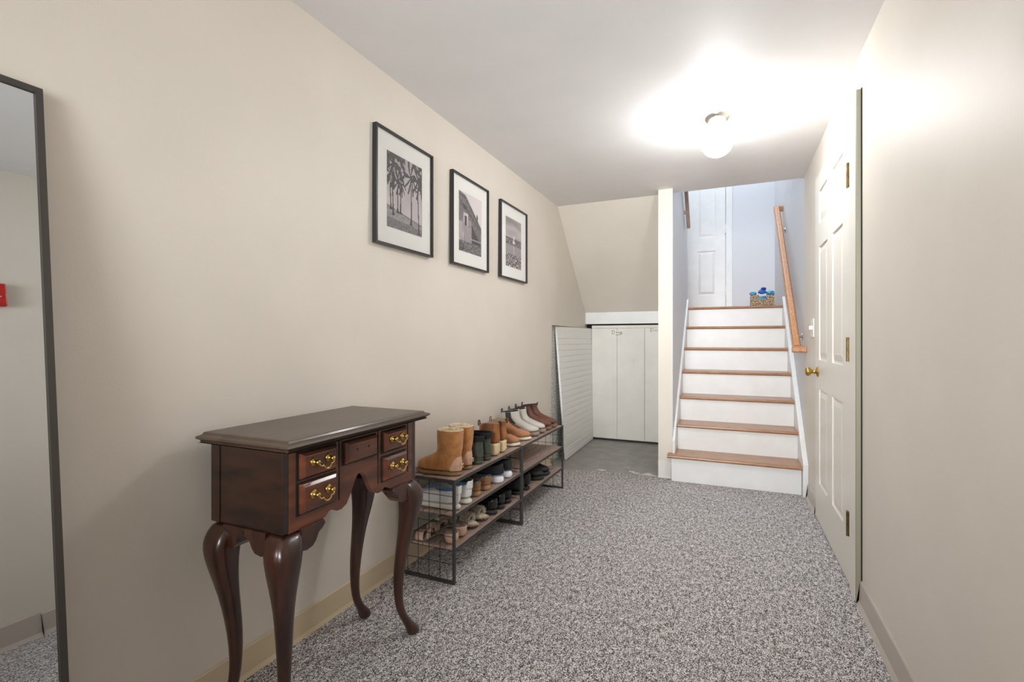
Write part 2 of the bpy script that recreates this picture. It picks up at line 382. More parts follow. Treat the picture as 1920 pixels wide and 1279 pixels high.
# ------------------------------------------------------------------ ceiling lamp
def emis_globe():
    m = bpy.data.materials.new('lit ribbed glass'); m.use_nodes = True; nt = m.node_tree
    b = nt.nodes['Principled BSDF']; b.inputs['Base Color'].default_value = (1, 1, 1, 1); b.inputs['Roughness'].default_value = .2
    b.inputs['Emission Color'].default_value = (.97, .985, 1, 1); b.inputs['Emission Strength'].default_value = LAMP
    return m
M_globe = emis_globe()
def ceiling_lamp(x, y, label):
    l = thing('ceiling_lamp', label, 'ceiling light', (x, y, CEIL))
    bm = bmesh.new(); lathe(bm, [(.0001, 0), (.066, 0), (.066, -.006), (.060, -.020), (.052, -.028), (.044, -.034), (.0001, -.034)], 32)
    mkobj('canopy', bm, M_chrome, l, smooth=True)
    bm = bmesh.new(); R = .078; pr = []
    for i in range(21):
        a = .52+(PI-.52)*i/20; pr.append((max(.0001, R*math.sin(a)), -.137+R*math.cos(a)))
    pr = [(.040, -.034), (.040, -.066)]+pr
    lathe(bm, pr, 72, rib=.012, ribn=24)
    mkobj('glass_globe', bm, M_globe, l, smooth=True)
    for k in range(3):
        bm = bmesh.new()
        a = k*2*PI/3+.4; tube(bm, [(.040*math.cos(a), .040*math.sin(a), -.045), (.054*math.cos(a), .054*math.sin(a), -.045)], .003, 6)
        mkobj('set_screw', bm, M_chrome, l)
    return l
ceiling_lamp(-.062, 2.77, 'lit ribbed glass globe ceiling light with metal canopy')

# ------------------------------------------------------------------ wall pictures
def print_mesh(name, fn, W, H, nx, ny, parent, loc):
    bm = bmesh.new(); col = bm.loops.layers.float_color.new('Col')
    g = [[bm.verts.new((0, W*i/nx, H*j/ny)) for i in range(nx+1)] for j in range(ny+1)]
    for j in range(ny):
        for i in range(nx):
            f = bm.faces.new((g[j][i], g[j][i+1], g[j+1][i+1], g[j+1][i]))
            v = .07+1.0*fn((i+.5)/nx, (j+.5)/ny); v = max(.02, min(.98, v)); c = lin((v*255, v*246, v*248))
            for lp in f.loops: lp[col] = c
    m = bpy.data.materials.new(name+' ink'); m.use_nodes = True; N = m.node_tree.nodes
    at = N.new('ShaderNodeVertexColor'); at.layer_name = 'Col'
    m.node_tree.links.new(at.outputs[0], N['Principled BSDF'].inputs['Base Color']); N['Principled BSDF'].inputs['Roughness'].default_value = .6
    o = mkobj(name, bm, m, parent, recalc=False); o.location = loc; return o
def glassm():
    m = bpy.data.materials.new('picture glass'); m.use_nodes = True; nt = m.node_tree; N = nt.nodes
    out = N['Material Output']; N.remove(N['Principled BSDF'])
    t = N.new('ShaderNodeBsdfTransparent'); g = N.new('ShaderNodeBsdfGlossy'); g.inputs['Roughness'].default_value = .03
    fr = N.new('ShaderNodeLayerWeight'); fr.inputs[0].default_value = .12; mx = N.new('ShaderNodeMixShader')
    nt.links.new(fr.outputs[0], mx.inputs[0]); nt.links.new(t.outputs[0], mx.inputs[1]); nt.links.new(g.outputs[0], mx.inputs[2]); nt.links.new(mx.outputs[0], out.inputs[0])
    return m
M_glass = glassm()
def nz(x, y, s=1, o=0): return noise.noise(Vector((x*s, y*s, o)))
def palms(u, v):
    c = .80+.06*nz(u, v, 4)-.10*v
    if v < .27-.12*u+.02: c = .60+.10*nz(u, v, 25)
    if abs(v-(.29-.14*u)) < .006: c = .42
    if v < .14-.05*u: c -= .12
    T = [(.10, .72, .24, .11), (.17, .86, .17, .20), (.31, .66, .22, .12), (.39, .62, .22, .10), (.67, .78, .12, .15), (.90, .80, .02, .17)]
    for x0, zt, zb, r in T:
        if zb < v < zt:
            wd = .010+.006*(1-(v-zb)/(zt-zb))+(.03*math.exp(-(v-zb)/.025))
            if abs(u-x0-.015*math.sin(v*5+x0*9)) < wd: c = .27+.05*nz(u, v, 40)
        du, dv = (u-x0)/r, (v-zt)/r*.78
        q = math.hypot(du, dv)
        if q < 1.35:
            a = math.atan2(dv+.35*du*du, du)
            fr = math.cos(a*8+x0*20+2.2*q)
            if fr > -.35+.75*q or q < .22: c = .30+.12*nz(u, v, 50)
    if u < .5 and v > .80 and nz(u, v, 14, 3) > -.05-(v-.8): c = .33
    if u > .83 and v > .62 and nz(u, v, 18, 5) > -.15: c = .30
    return c
def street(u, v):
    roof = 1.0-.12*u-.52*max(0, u-.30)
    if v > roof:
        c = .86
        if abs(u-.82) < .03 and v < roof+.10-abs(u-.82)*1.5: c = .25
        return c
    c = .47+.10*nz(u, v, 16)+.05*math.sin(v*160)
    if abs(v-(roof-.05)) < .012: c = .28
    if abs(v-(.88-.45*u)) < .010: c = .30
    if .2 < u < .4 and .72 < v < .80-.1*(u-.2) and (u*30) % 2 < 1: c = .22
    if .20 < u < .40 and .30 < v < .66:
        c = .80
        if .25 < u < .35 and v < .62: c = .30
    if .38 < u < .54 and .46 < v < .57:
        c = .82
        if (u*18) % 1 < .5: c = .4
    if .26 < u < .56 and v < .45: c = .62+.06*nz(u, v, 30)
    if u < .24 and v < .50: c = .66+.1*nz(u, v, 8)
    if .56 < u and v < .50-(u-.56)*.7: c = .30+.06*nz(u, v, 22)
    if abs(v-.25) < .012 and u > .5: c = .7
    if v < .18: c = .45+.25*nz(u, v, 28)
    if u < .24 and v < .14: c = .35+.3*nz(u, v, 30)
    return c
def harbor(u, v):
    if v > .60:
        c = .62+.16*nz(u*.6, v*3, 3)+.18*(1-abs(v-.72)/.12 if abs(v-.72) < .12 else 0)
    elif v > .45: c = .45+.38*nz(u, v, 26)
    elif v > .27: c = .62+.05*nz(u*.4, v, 30)
    else: c = .52+.55*nz(u, v, 22)
    if abs(u-.52) < .035 and .5 < v < .64: c = .93
    if abs(u-.52) < .08 and .5 < v < .54: c = .9
    if abs(u-.52) < .03 and .27 < v < .45: c = .74
    if .60 > v > .575 and nz(u, 0, 9) > -.2: c = .38
    return c
def picture(y0, y1, z0, z1, fn, label):
    W, H = y1-y0, z1-z0; xw = xl((z0+z1)/2)
    p = thing('framed_picture', label, 'picture', (xw, y0, z0), group='framed black and white photographs on the left wall')
    D = .024; t = .0095
    bm = bmesh.new()
    o4 = [(0, 0), (W, 0), (W, H), (0, H)]; i4 = [(t, t), (W-t, t), (W-t, H-t), (t, H-t)]
    for k in range(4):
        a, b_, c, d = o4[k], o4[(k+1) % 4], i4[(k+1) % 4], i4[k]
        hexa(bm, [(.002, *a), (.002, *b_), (.002, *c), (.002, *d), (D, *a), (D, *b_), (D, *c), (D, *d)])
    bmesh.ops.remove_doubles(bm, verts=bm.verts, dist=1e-6)
    mkobj('frame', bm, M_bframe, p)
    mw, mh = .268, .335; ma, mb = (W-mw)/2, (H-mh)/2
    bm = bmesh.new()
    i5 = [(ma, mb), (W-ma, mb), (W-ma, H-mb), (ma, H-mb)]
    for k in range(4):
        a, b_, c, d = i4[k], i4[(k+1) % 4], i5[(k+1) % 4], i5[k]
        hexa(bm, [(.010, *a), (.010, *b_), (.010, *c), (.010, *d), (.012, *a), (.012, *b_), (.012, *c), (.012, *d)])
    mkobj('mat_board', bm, M_paper, p)
    print_mesh('photo_print', fn, mw, mh, 84, 104, p, (.0105, ma, mb))
    bm = bmesh.new(); bm.faces.new([bm.verts.new(p) for p in ((.0145, t, t), (.0145, W-t, t), (.0145, W-t, H-t), (.0145, t, H-t))]); mkobj('glass', bm, M_glass, p, recalc=False)
picture(1.657, 2.092, 1.482, 1.990, palms, 'black framed photograph of tall palm trees on a beach')
picture(2.283, 2.715, 1.482, 1.990, street, 'black framed photograph of an old street facade with arched doorway')
picture(2.893, 3.345, 1.482, 1.990, harbor, 'black framed photograph of a harbour skyline under grey sky')

# ------------------------------------------------------------------ leaning mirror
mt = math.atan(.0872)
mi = thing('leaning_mirror', 'tall floor mirror with thin pewter frame leaning on the left wall', 'mirror', (-1.243, -.06, 0.002), rot=(0, -mt, -math.radians(1.2)))
HM = 1.621; WM = .62; t = .013; D = .015
bm = bmesh.new(); o4 = [(0, 0), (WM, 0), (WM, HM), (0, HM)]; i4 = [(t, t), (WM-t, t), (WM-t, HM-t), (t, HM-t)]
for k in range(4):
    a, b_, c, d = o4[k], o4[(k+1) % 4], i4[(k+1) % 4], i4[k]
    hexa(bm, [(-D, *a), (-D, *b_), (-D, *c), (-D, *d), (0, *a), (0, *b_), (0, *c), (0, *d)])
bmesh.ops.remove_doubles(bm, verts=bm.verts, dist=1e-6)
mkobj('mirror_frame', bm, M_mframe, mi)
bxo('mirror_glass', -.010, -.005, t, WM-t, t, HM-t, M_mirror, mi)
bxo('backing', -.0135, -.0102, t, WM-t, t, HM-t, M_dark, mi)

# ------------------------------------------------------------------ leaning grooved panel
gp = thing('grooved_wallboard', 'white grooved panel leaning on the alcove wall behind the shoe rack', 'panel', (-1.34, 4.195, 0))
bm = bmesh.new(); zs = [0]; ds = [0]; nb = 22; Hh = 1.195
for i in range(nb):
    a = i*Hh/nb; b_ = (i+1)*Hh/nb
    if i >= nb-2 and i != nb-1: zs += [b_-.001]; ds += [0]; continue
    zs += [b_-.008, b_-.004, b_]; ds += [0, -.0045, 0]
def pp(y, z, off, dep):
    k = z/Hh; xb = -1.334+(-1.351+1.334)*y/.996; xt = -1.418+(-1.372+1.418)*y/.996
    yy = 4.195+y+(-.022*k if y < .5 else .01*k)
    return (xb+(xt-xb)*k+off+dep, yy, z)
F = [[bm.verts.new(pp(y, z-.004 if i else 0.0, 0, d)) for i, (z, d) in enumerate(zip(zs, ds))] for y in (0, .996)]
Bk = [[bm.verts.new(pp(y, z-.004 if i else 0.0, -.018, 0)) for i, z in enumerate(zs)] for y in (0, .996)]
for i in range(len(zs)-1):
    bm.faces.new((F[0][i], F[1][i], F[1][i+1], F[0][i+1])); bm.faces.new((Bk[0][i], Bk[0][i+1], Bk[1][i+1], Bk[1][i]))
    for s in (0, 1): bm.faces.new((F[s][i], F[s][i+1], Bk[s][i+1], Bk[s][i]))
for i in (0, len(zs)-1): bm.faces.new((F[0][i], Bk[0][i], Bk[1][i], F[1][i]))
o = mkobj('board_sheet', bm, M_ship, gp); o.location = (1.34, -4.195, 0)

# ------------------------------------------------------------------ console table
ct = thing('console_table', 'dark mahogany lowboy table with cabriole legs and brass-handled drawers', 'console table', (-1.18, 1.2, 0))
CX, CY = -1.18, 1.2
def L_(o): o.location = (-CX, -CY, 0); return o
X0, X1, Ya, Yb, ZB, ZT = -1.318, -1.050, .912, 1.492, .566, .785
# top with moulded edge
bm = bmesh.new()
prof = [(0, .784), (-.006, .784), (-.004, .790), (.004, .7945), (.0065, .7975), (.004, .802), (-.005, .8045), (-.009, .8065), (-.012, .811), (-.018, .8125)]
rings = []
for off, z in prof:
    xa, xb, ya, yb = -1.352-off*.5, -1.004+off-.004, .892-off, 1.512+off
    rings.append([bm.verts.new(p) for p in ((xa, ya, z), (xb, ya, z), (xb, yb, z), (xa, yb, z))])
for A_, B_ in zip(rings, rings[1:]):
    for k in range(4): bm.faces.new((A_[k], A_[(k+1) % 4], B_[(k+1) % 4], B_[k]))
bm.faces.new(rings[0][::-1]); bm.faces.new(rings[-1])
L_(mkobj('table_top', bm, M_woodtop, ct))
# case: sides, back, front board with scalloped apron
bm = bmesh.new()
box(bm, X0, X1, Ya, Ya+.018, ZB, ZT); box(bm, X0, X1, Yb-.018, Yb, ZB, ZT); box(bm, X0, X0+.012, Ya+.018, Yb-.018, ZB+.06, ZT)
box(bm, X0, X1-.018, Ya+.018, Yb-.018, ZB+.115, ZB+.122)
box(bm, X0-.004, X0+.03, Ya-.003, Ya, ZB, ZT)
L_(mkobj('case', bm, M_wood, ct, bevel=.001))
half = [(0, .657), (.012, .655), (.022, .643), (.034, .620), (.048, .596), (.060, .578), (.082, .569), (.100, .570), (.116, .579), (.128, .580), (.146, .567), (.165, .561), (.200, .563), (.29, .563)]
yc = 1.202
pts = [(yc-a, z) for a, z in reversed(half)]+[(yc+a, z) for a, z in half[1:]]
pts[0] = (Ya+.0185, .563); pts[-1] = (Yb-.0185, .563)
bm = bmesh.new(); G = [[[bm.verts.new((x, y, zz)) for zz in (z, ZT)] for x in (X1-.018, X1)] for y, z in pts]
for g, h in zip(G, G[1:]):
    for x in (0, 1): bm.faces.new((g[x][0], h[x][0], h[x][1], g[x][1]))
    for e in (0, 1): bm.faces.new((g[0][e], h[0][e], h[1][e], g[1][e]))
for g in (G[0], G[-1]): bm.faces.new((g[0][0], g[1][0], g[1][1], g[0][1]))
L_(mkobj('apron', bm, M_woodface, ct))
for y in (Ya+.043, 1.111, 1.285, Yb-.046):
    L_(bxo('stile_line', X1, X1+.0015, y-.0015, y+.0015, .60, ZT, M_dark, ct))
# drawers
def handle(y, z, par):
    h = bmesh.new()
    for s in (-1, 1): lathe(h, [(.0001, 0), (.0135, 0), (.0125, .003), (.007, .005), (.006, .014), (.0075, .017), (.005, .021), (.0001, .021)], 16, 'x', (0, s*.027, 0))
    pl = mkobj('handle', h, M_brass, par, smooth=True); pl.location = (X1+.0165-CX+CX, y, z)
    b2 = bmesh.new()
    P = [(.016, -.027, 0), (.020, -.0245, -.009), (.021, -.020, -.013), (.022, -.0145, -.012), (.023, -.011, -.017), (.023, -.006, -.0205), (.023, 0, -.0215), (.023, .006, -.0205), (.023, .011, -.017), (.022, .0145, -.012), (.021, .020, -.013), (.020, .0245, -.009), (.016, .027, 0)]
    tube(b2, P, [.0022]*3+[.0028]*2+[.0032]*3+[.0028]*2+[.0022]*3, 8)
    return pl, b2
def drawer(y0, y1, z0, z1, hz=None, bothtop=False):
    bm = bmesh.new(); a, b_ = X1-.012, X1+.016
    q = .009
    r0 = [(a, y0, z0), (a, y1, z0), (a, y1, z1), (a, y0, z1)]
    r1 = [(b_-.007, y0, z0), (b_-.007, y1, z0), (b_-.007, y1, z1), (b_-.007, y0, z1)]
    r2 = [(b_, y0+q, z0+q*.6), (b_, y1-q, z0+q*.6), (b_, y1-q, z1-q), (b_, y0+q, z1-q)]
    R = [[bm.verts.new(p) for p in r] for r in (r0, r1, r2)]
    for A_, B_ in zip(R, R[1:]):
        for k in range(4): bm.faces.new((A_[k], A_[(k+1) % 4], B_[(k+1) % 4], B_[k]))
    bm.faces.new(R[0][::-1]); bm.faces.new(R[2])
    o = L_(mkobj('drawer', bm, M_woodface, ct, bevel=.0012))
    # dark reveal round the drawer
    g = bmesh.new(); box(g, X1, X1+.001, y0-.006, y1+.006, z0-.005, z1+.005); mkobj('reveal', g, M_dark, o)
    if hz is not None:
        h = bmesh.new()
        for s in (-1, 1): lathe(h, [(.0001, 0), (.0135, 0), (.0125, .003), (.007, .005), (.006, .014), (.0075, .017), (.005, .021), (.0001, .021)], 16, 'x', (X1+.016, (y0+y1)/2+s*.027, hz))
        cy = (y0+y1)/2; P = [(.016, -.027, 0), (.021, -.0255, -.008), (.022, -.0205, -.012), (.022, -.0150, -.010), (.023, -.0115, -.016), (.023, -.006, -.0205), (.023, 0, -.0215), (.023, .006, -.0205), (.023, .0115, -.016), (.022, .0150, -.010), (.022, .0205, -.012), (.021, .0255, -.008), (.016, .027, 0)]
        tube(h, [(X1+.016+p[0], cy+p[1], hz+p[2]) for p in P], [.002]*3+[.0025]*2+[.0032]*3+[.0025]*2+[.002]*3, 8)
        mkobj('handle', h, M_brass, o, smooth=True)
    return o
drawer(.963, 1.092, .698, .766, .738); drawer(.963, 1.092, .605, .684, .650)
drawer(1.306, 1.428, .698, .764, .738); drawer(1.306, 1.428, .603, .680, .648)
dc = drawer(1.128, 1.270, .700, .764)
for y in (1.171, 1.222):
    bm = bmesh.new(); lathe(bm, [(.0001, X1+.0162), (.0036, X1+.0162), (.0036, X1+.0168), (.0001, X1+.0168)], 10, 'x', (0, y, .737)); mkobj('screw_hole', bm, M_dark, dc)
# cabriole legs
def leg(cx, cy, dx, dy, sidex, sidey):
    path = [(.566, 0, .031, .9), (.545, .012, .0385, .8), (.515, .022, .042, .5), (.48, .024, .0395, .3), (.43, .018, .034, .15), (.36, .006, .0265, 0), (.28, -.006, .0225, 0), (.20, -.013, .0185, 0),
            (.13, -.012, .0155, 0), (.085, -.004, .0145, 0), (.055, .010, .0160, 0), (.035, .022, .0210, 0), (.020, .029, .0245, 0), (.010, .030, .0235, 0), (.0015, .028, .017, 0)]
    bm = bmesh.new(); rings = []; n = 24; f = math.hypot(dx, dy); ux, uy = dx/f, dy/f
    for z, off, r, sq in path:
        ring = []
        for k in range(n):
            a = k/n*2*PI; c, s = math.cos(a), math.sin(a)
            p = 2+4*sq; q = r*(abs(c)**p+abs(s)**p)**(-1/p)
            ring.append(bm.verts.new((cx+ux*off*1.25+q*c, cy+uy*off*1.25+q*s, z)))
        rings.append(ring)
    for A_, B_ in zip(rings, rings[1:]):
        for k in range(n): bm.faces.new((A_[k], A_[(k+1) % n], B_[(k+1) % n], B_[k]))
    bm.faces.new(rings[0][::-1]); bm.faces.new(rings[-1])
    o = L_(mkobj('leg', bm, M_leg, ct, smooth=True, subs=1))
    # knee brackets
    for axis, s in (('x', sidex), ('y', sidey)):
        if not s: continue
        b2 = bmesh.new()
        sh = [(0, 0), (.080, 0), (.085, -.010), (.074, -.022), (.060, -.030), (.052, -.046), (.038, -.060), (.018, -.064), (0, -.060)]
        w0, w1 = -.027, .030
        pts2 = [(s*(.022+a), .566+z) for a, z in sh]
        if axis == 'y':   # runs along y, thickness in x
            d = 1 if dx >= 0 else -1
            prism(b2, [(cy+p[0], p[1]) for p in pts2], 'x', cx-.012*d, cx+.040*d)
        else:
            d = 1 if dy >= 0 else -1
            prism(b2, [(cx+p[0], p[1]) for p in pts2], 'y', cy-.012*d, cy+.040*d)
        mkobj('knee_bracket', b2, M_leg, o, bevel=.011)
leg(X1-.032, Ya+.032, 1, -1, -1, 1)
leg(X1-.032, Yb-.032, 1, 1, -1, -1)
leg(X0+.030, Ya+.032, 0.05, -1, 1, 0)
leg(X0+.030, Yb-.032, 0.05, 1, 1, 0)

# ------------------------------------------------------------------ shoe racks
RX0, RX1 = -1.385, -1.095; RL = .762
def make_rack(label):
    r = thing('shoe_rack', label, 'shoe rack', ((RX0+RX1)/2, 1.848, 0), group='slatted metal shoe racks along the left wall')
    hx = (RX1-RX0)/2; b = .012
    for x in (-hx, hx-b):
        for y in (0, RL-b): bxo('leg', x, x+b, y, y+b, .0015, .455, M_black, r, .0008)
    for y in (0, RL-b):
        for zz in (.0015, .443): bxo('end_bar', -hx+b, hx-b, y, y+b, zz, zz+b, M_black, r, .0008)
        bm = bmesh.new(); ym = y+b/2
        for x in (-.105, -.048, .010, .067): tube(bm, [(x, ym, .014), (x, ym, .445)], .0013, 6)
        for z in (.085, .145, .205, .262, .322, .382): tube(bm, [(-hx+b, ym+.002, z), (hx-b, ym+.002, z)], .0013, 6)
        mkobj('wire_grid', bm, M_grille, r)
    for z in (.455, .305, .155):
        bm = bmesh.new(); n = 5; sw_ = (2*hx-.012-(n-1)*.007)/n
        for i in range(n):
            x = -hx+.006+i*(sw_+.007); box(bm, x, x+sw_, b+.0005, RL-b-.0005, z-.010, z-.0005)
        s = mkobj('shelf', bm, M_slat, r, bevel=.001)
        bm = bmesh.new()
        for x in (-hx, hx-.0055): box(bm, x, x+.0055, b, RL-b, z-.013, z)
        for x in (-hx+.0055, hx-b): box(bm, x, x+b-.0055, b, RL-b, z-.0135, z-.0105)
        for y in (.15, RL-.16): box(bm, -hx+b, hx-b, y, y+.012, z-.020, z-.0125)
        mkobj('shelf_rail', bm, M_black, s, bevel=.0008)
    return r
r1 = make_rack('nearer full shoe rack of black metal and grey wood slats')
r2 = copy_tree(r1); r2.location.y = 1.848+RL+.002
r2['label'] = 'farther shoe rack beside the white panel, its middle shelf empty'

# ------------------------------------------------------------------ shoes
def footw(s):
    K = [(0, .74), (.2, .80), (.4, .74), (.55, .86), (.7, 1.0), (.85, 1.0), (1, .9)]
    for (a, b_), (c, d) in zip(K, K[1:]):
        if s <= c: return b_+(d-b_)*(s-a)/(c-a)
    return .9
class Shoe:
    """closed rings stacked in z; toe toward +y, heel at y=0"""
    def __init__(s, L, W, heel=0, spring=.006): s.L, s.W, s.heel, s.spring = L, W, heel, spring
    def H(s, y): return s.heel*(1-smooth(.30*s.L, .72*s.L, y))+s.spring*smooth(.8*s.L, 1.05*s.L, y)
    def pt(s, sl, phi, off=0, flat=False):
        z0, b, f, w, ft, ti = sl[:6]; side = sl[6] if len(sl) > 6 else 0
        a = (f-b)/2+off; c = math.cos(phi); n = math.sin(phi)
        y = (b+f)/2+a*(abs(c)**.86)*(1 if c > 0 else -1); sn = (c+1)/2
        wf = (1-ft)+ft*footw(sn)
        x = (w*wf+off)*(abs(n)**.8)*(1 if n > 0 else -1)
        if ft > .3: x += ft*.006*smooth(.5, 1, sn)*(1 if n < 0 else .4)*1.0
        return (x, y, z0+ti*(sn-.5)-side*n*n+(0 if flat else s.H(y)))
    def shell(s, slices, m, name, parent, n=40, capb=True, capt=False, off=0, p0=0, p1=2*PI, subs=1, flatbottom=False, solid=0, tp=None):
        bm = bmesh.new(); full = abs(p1-p0-2*PI) < 1e-4; cnt = n if full else n+1; R = []
        for i, sl in enumerate(slices):
            R.append([bm.verts.new(s.pt(sl, (p0+p1)/2+((p1-p0)*(k/n-.5))*(tp[i] if tp else 1) if tp else p0+(p1-p0)*k/n, off, flatbottom and i == 0)) for k in range(cnt)])
        for A_, B_ in zip(R, R[1:]):
            for k in range(n): bm.faces.new((A_[k], A_[(k+1) % cnt], B_[(k+1) % cnt], B_[k]))
        if full and capb: bm.faces.new(R[0][::-1])
        if full and capt: bm.faces.new(R[-1])
        o = mkobj(name, bm, m, parent, smooth=True, subs=0)
        if solid:
            q = o.modifiers.new('sol', 'SOLIDIFY'); q.thickness = solid; q.offset = 1
        if subs:
            q = o.modifiers.new('sub', 'SUBSURF'); q.levels = q.render_levels = 1
        return o
def lining(s, top, m, parent, depth=.03, t=.004, name='lining'):
    z0, b, f, w, ft, ti = top[:6]; side = top[6] if len(top) > 6 else 0
    return s.shell([(z0, b, f, w, ft, ti, side), (z0+t*.7, b+t*.5, f-t*.5, w-t*.5, ft, ti, side), (z0+t*.3, b+t*1.3, f-t*1.3, w-t*1.3, ft, ti, side), (z0-depth, b+t*1.6, f-t*1.6, w-t*1.6, ft, ti*.3, side*.3)], m, name, parent, capb=False, capt=True)
def lace(parent, rows, m, r=.0016):
    bm = bmesh.new()
    for (y, z, hw), (y2, z2, hw2) in zip(rows, rows[1:]):
        tube(bm, [(-hw, y, z-.002), (0, (y+y2)/2, (z+z2)/2+.004), (hw2, y2, z2-.002)], r, 6); tube(bm, [(hw, y, z-.002), (0, (y+y2)/2, (z+z2)/2+.005), (-hw2, y2, z2-.002)], r, 6)
    y, z, hw = rows[-1]
    for sg in (-1, 1): tube(bm, [(0, y, z+.004), (sg*.014, y+.004, z+.014), (sg*.024, y+.012, z+.006), (sg*.010, y+.008, z+.003), (sg*.02, y+.025, z-.004)], r, 6)
    mkobj('laces', bm, m, parent, smooth=True)
def loop(parent, y, z, h, m, wd=.012, ln=.010, lean=0):
    bm = bmesh.new(); P = [(y-ln/2, z-.012), (y-ln/2+lean*.6, z+h*.7), (y+lean, z+h), (y+ln/2+lean*.6, z+h*.7), (y+ln/2, z-.012)]
    q = [[bm.verts.new((sx*wd/2, a, b_)) for sx in (-1, 1)] for a, b_ in P]
    for A_, B_ in zip(q, q[1:]): bm.faces.new((A_[0], A_[1], B_[1], B_[0]))
    o = mkobj('pull_tab', bm, m, parent); k = o.modifiers.new('sol', 'SOLIDIFY'); k.thickness = .002; return o
def suede(n, a, b_): return mat(n, a, .85, c2=b_, scale=28, lo=.3, hi=.7, bump=.3, bscale=150, sheen=.25)
M_ugg = suede('tan suede', (170, 112, 60), (202, 142, 84)); M_uggh = suede('pale heel suede', (196, 152, 124), (216, 176, 150)); M_uggs = mat('tan rubber sole', (150, 118, 80), .7, c2=(130, 100, 66), scale=60)
M_fleece = mat('cream fleece', (222, 206, 178), .95, c2=(190, 168, 134), scale=90, bump=1, bscale=90)
M_green = mat('dark green leather', (62, 70, 60), .45, c2=(78, 84, 72), scale=20, bump=.1); M_blk = mat('black fabric', (24, 24, 26), .8); M_gsole = mat('green sole', (72, 78, 66), .6)
M_tan = mat('cognac leather', (164, 104, 60), .42, c2=(134, 80, 46), scale=14, lo=.35, hi=.75, bump=.08); M_rib = mat('ribbed knit', (132, 84, 52), .85, c2=(92, 56, 34), scale=60, stretch=(1, 1, .03)); M_cream = mat('cream heel', (222, 200, 158), .5)
M_tan2 = mat('camel nubuck', (186, 132, 92), .7, c2=(170, 116, 78), scale=12, bump=.08); M_lace = mat('brown laces', (88, 56, 40), .8); M_ivory = mat('ivory sole', (226, 216, 200), .55)
M_stone = mat('stone leather', (202, 196, 186), .4, c2=(192, 186, 176), scale=9, bump=.05); M_lug = mat('taupe lug sole', (150, 130, 118), .6); M_elas = mat('dark green elastic', (58, 60, 52), .85); M_bk2 = mat('black strap', (26, 24, 24), .7)
M_brn = mat('brown leather', (112, 66, 50), .42, c2=(92, 50, 38), scale=12); M_brns = mat('brown sole', (128, 98, 80), .6)
M_wsn = mat('white leather', (230, 230, 228), .45, c2=(222, 222, 222), scale=10, bump=.04); M_blue = mat('blue lining', (136, 174, 208), .85); M_wsole = mat('white rubber', (222, 218, 206), .6)
M_moc = mat('brown nubuck', (146, 106, 70), .75); M_mocs = mat('tan platform', (166, 132, 88), .7); M_navy = mat('slate fleece', (82, 92, 106), .95, bump=.6, bscale=140); M_str = mat('dark braid', (44, 40, 42), .7, c2=(150, 146, 140), scale=160, lo=.5, hi=.6)
M_run = mat('black knit', (34, 34, 42), .75, bump=.3, bscale=200); M_runs = mat('white foam', (232, 234, 242), .5); M_gpat = mat('grey reflective patch', (132, 134, 144), .5)
M_sand = mat('nude leather', (206, 172, 152), .45); M_sand2 = mat('grey lining', (132, 118, 110), .7)
M_fur = mat('oatmeal fur', (206, 196, 180), .95, c2=(168, 156, 138), scale=70); M_furl = mat('pale fur', (226, 212, 188), .95, c2=(204, 188, 162), scale=70)
M_pat = mat('black patent', (16, 16, 18), .12, coat=.6); M_bsole = mat('black rubber', (36, 36, 38), .55); M_bupper = mat('matte black upper', (28, 28, 30), .5); M_silver = mat('silver stripe', (190, 192, 196), .3, .6)
M_leat = mat('dusty lining', (150, 120, 96), .8)

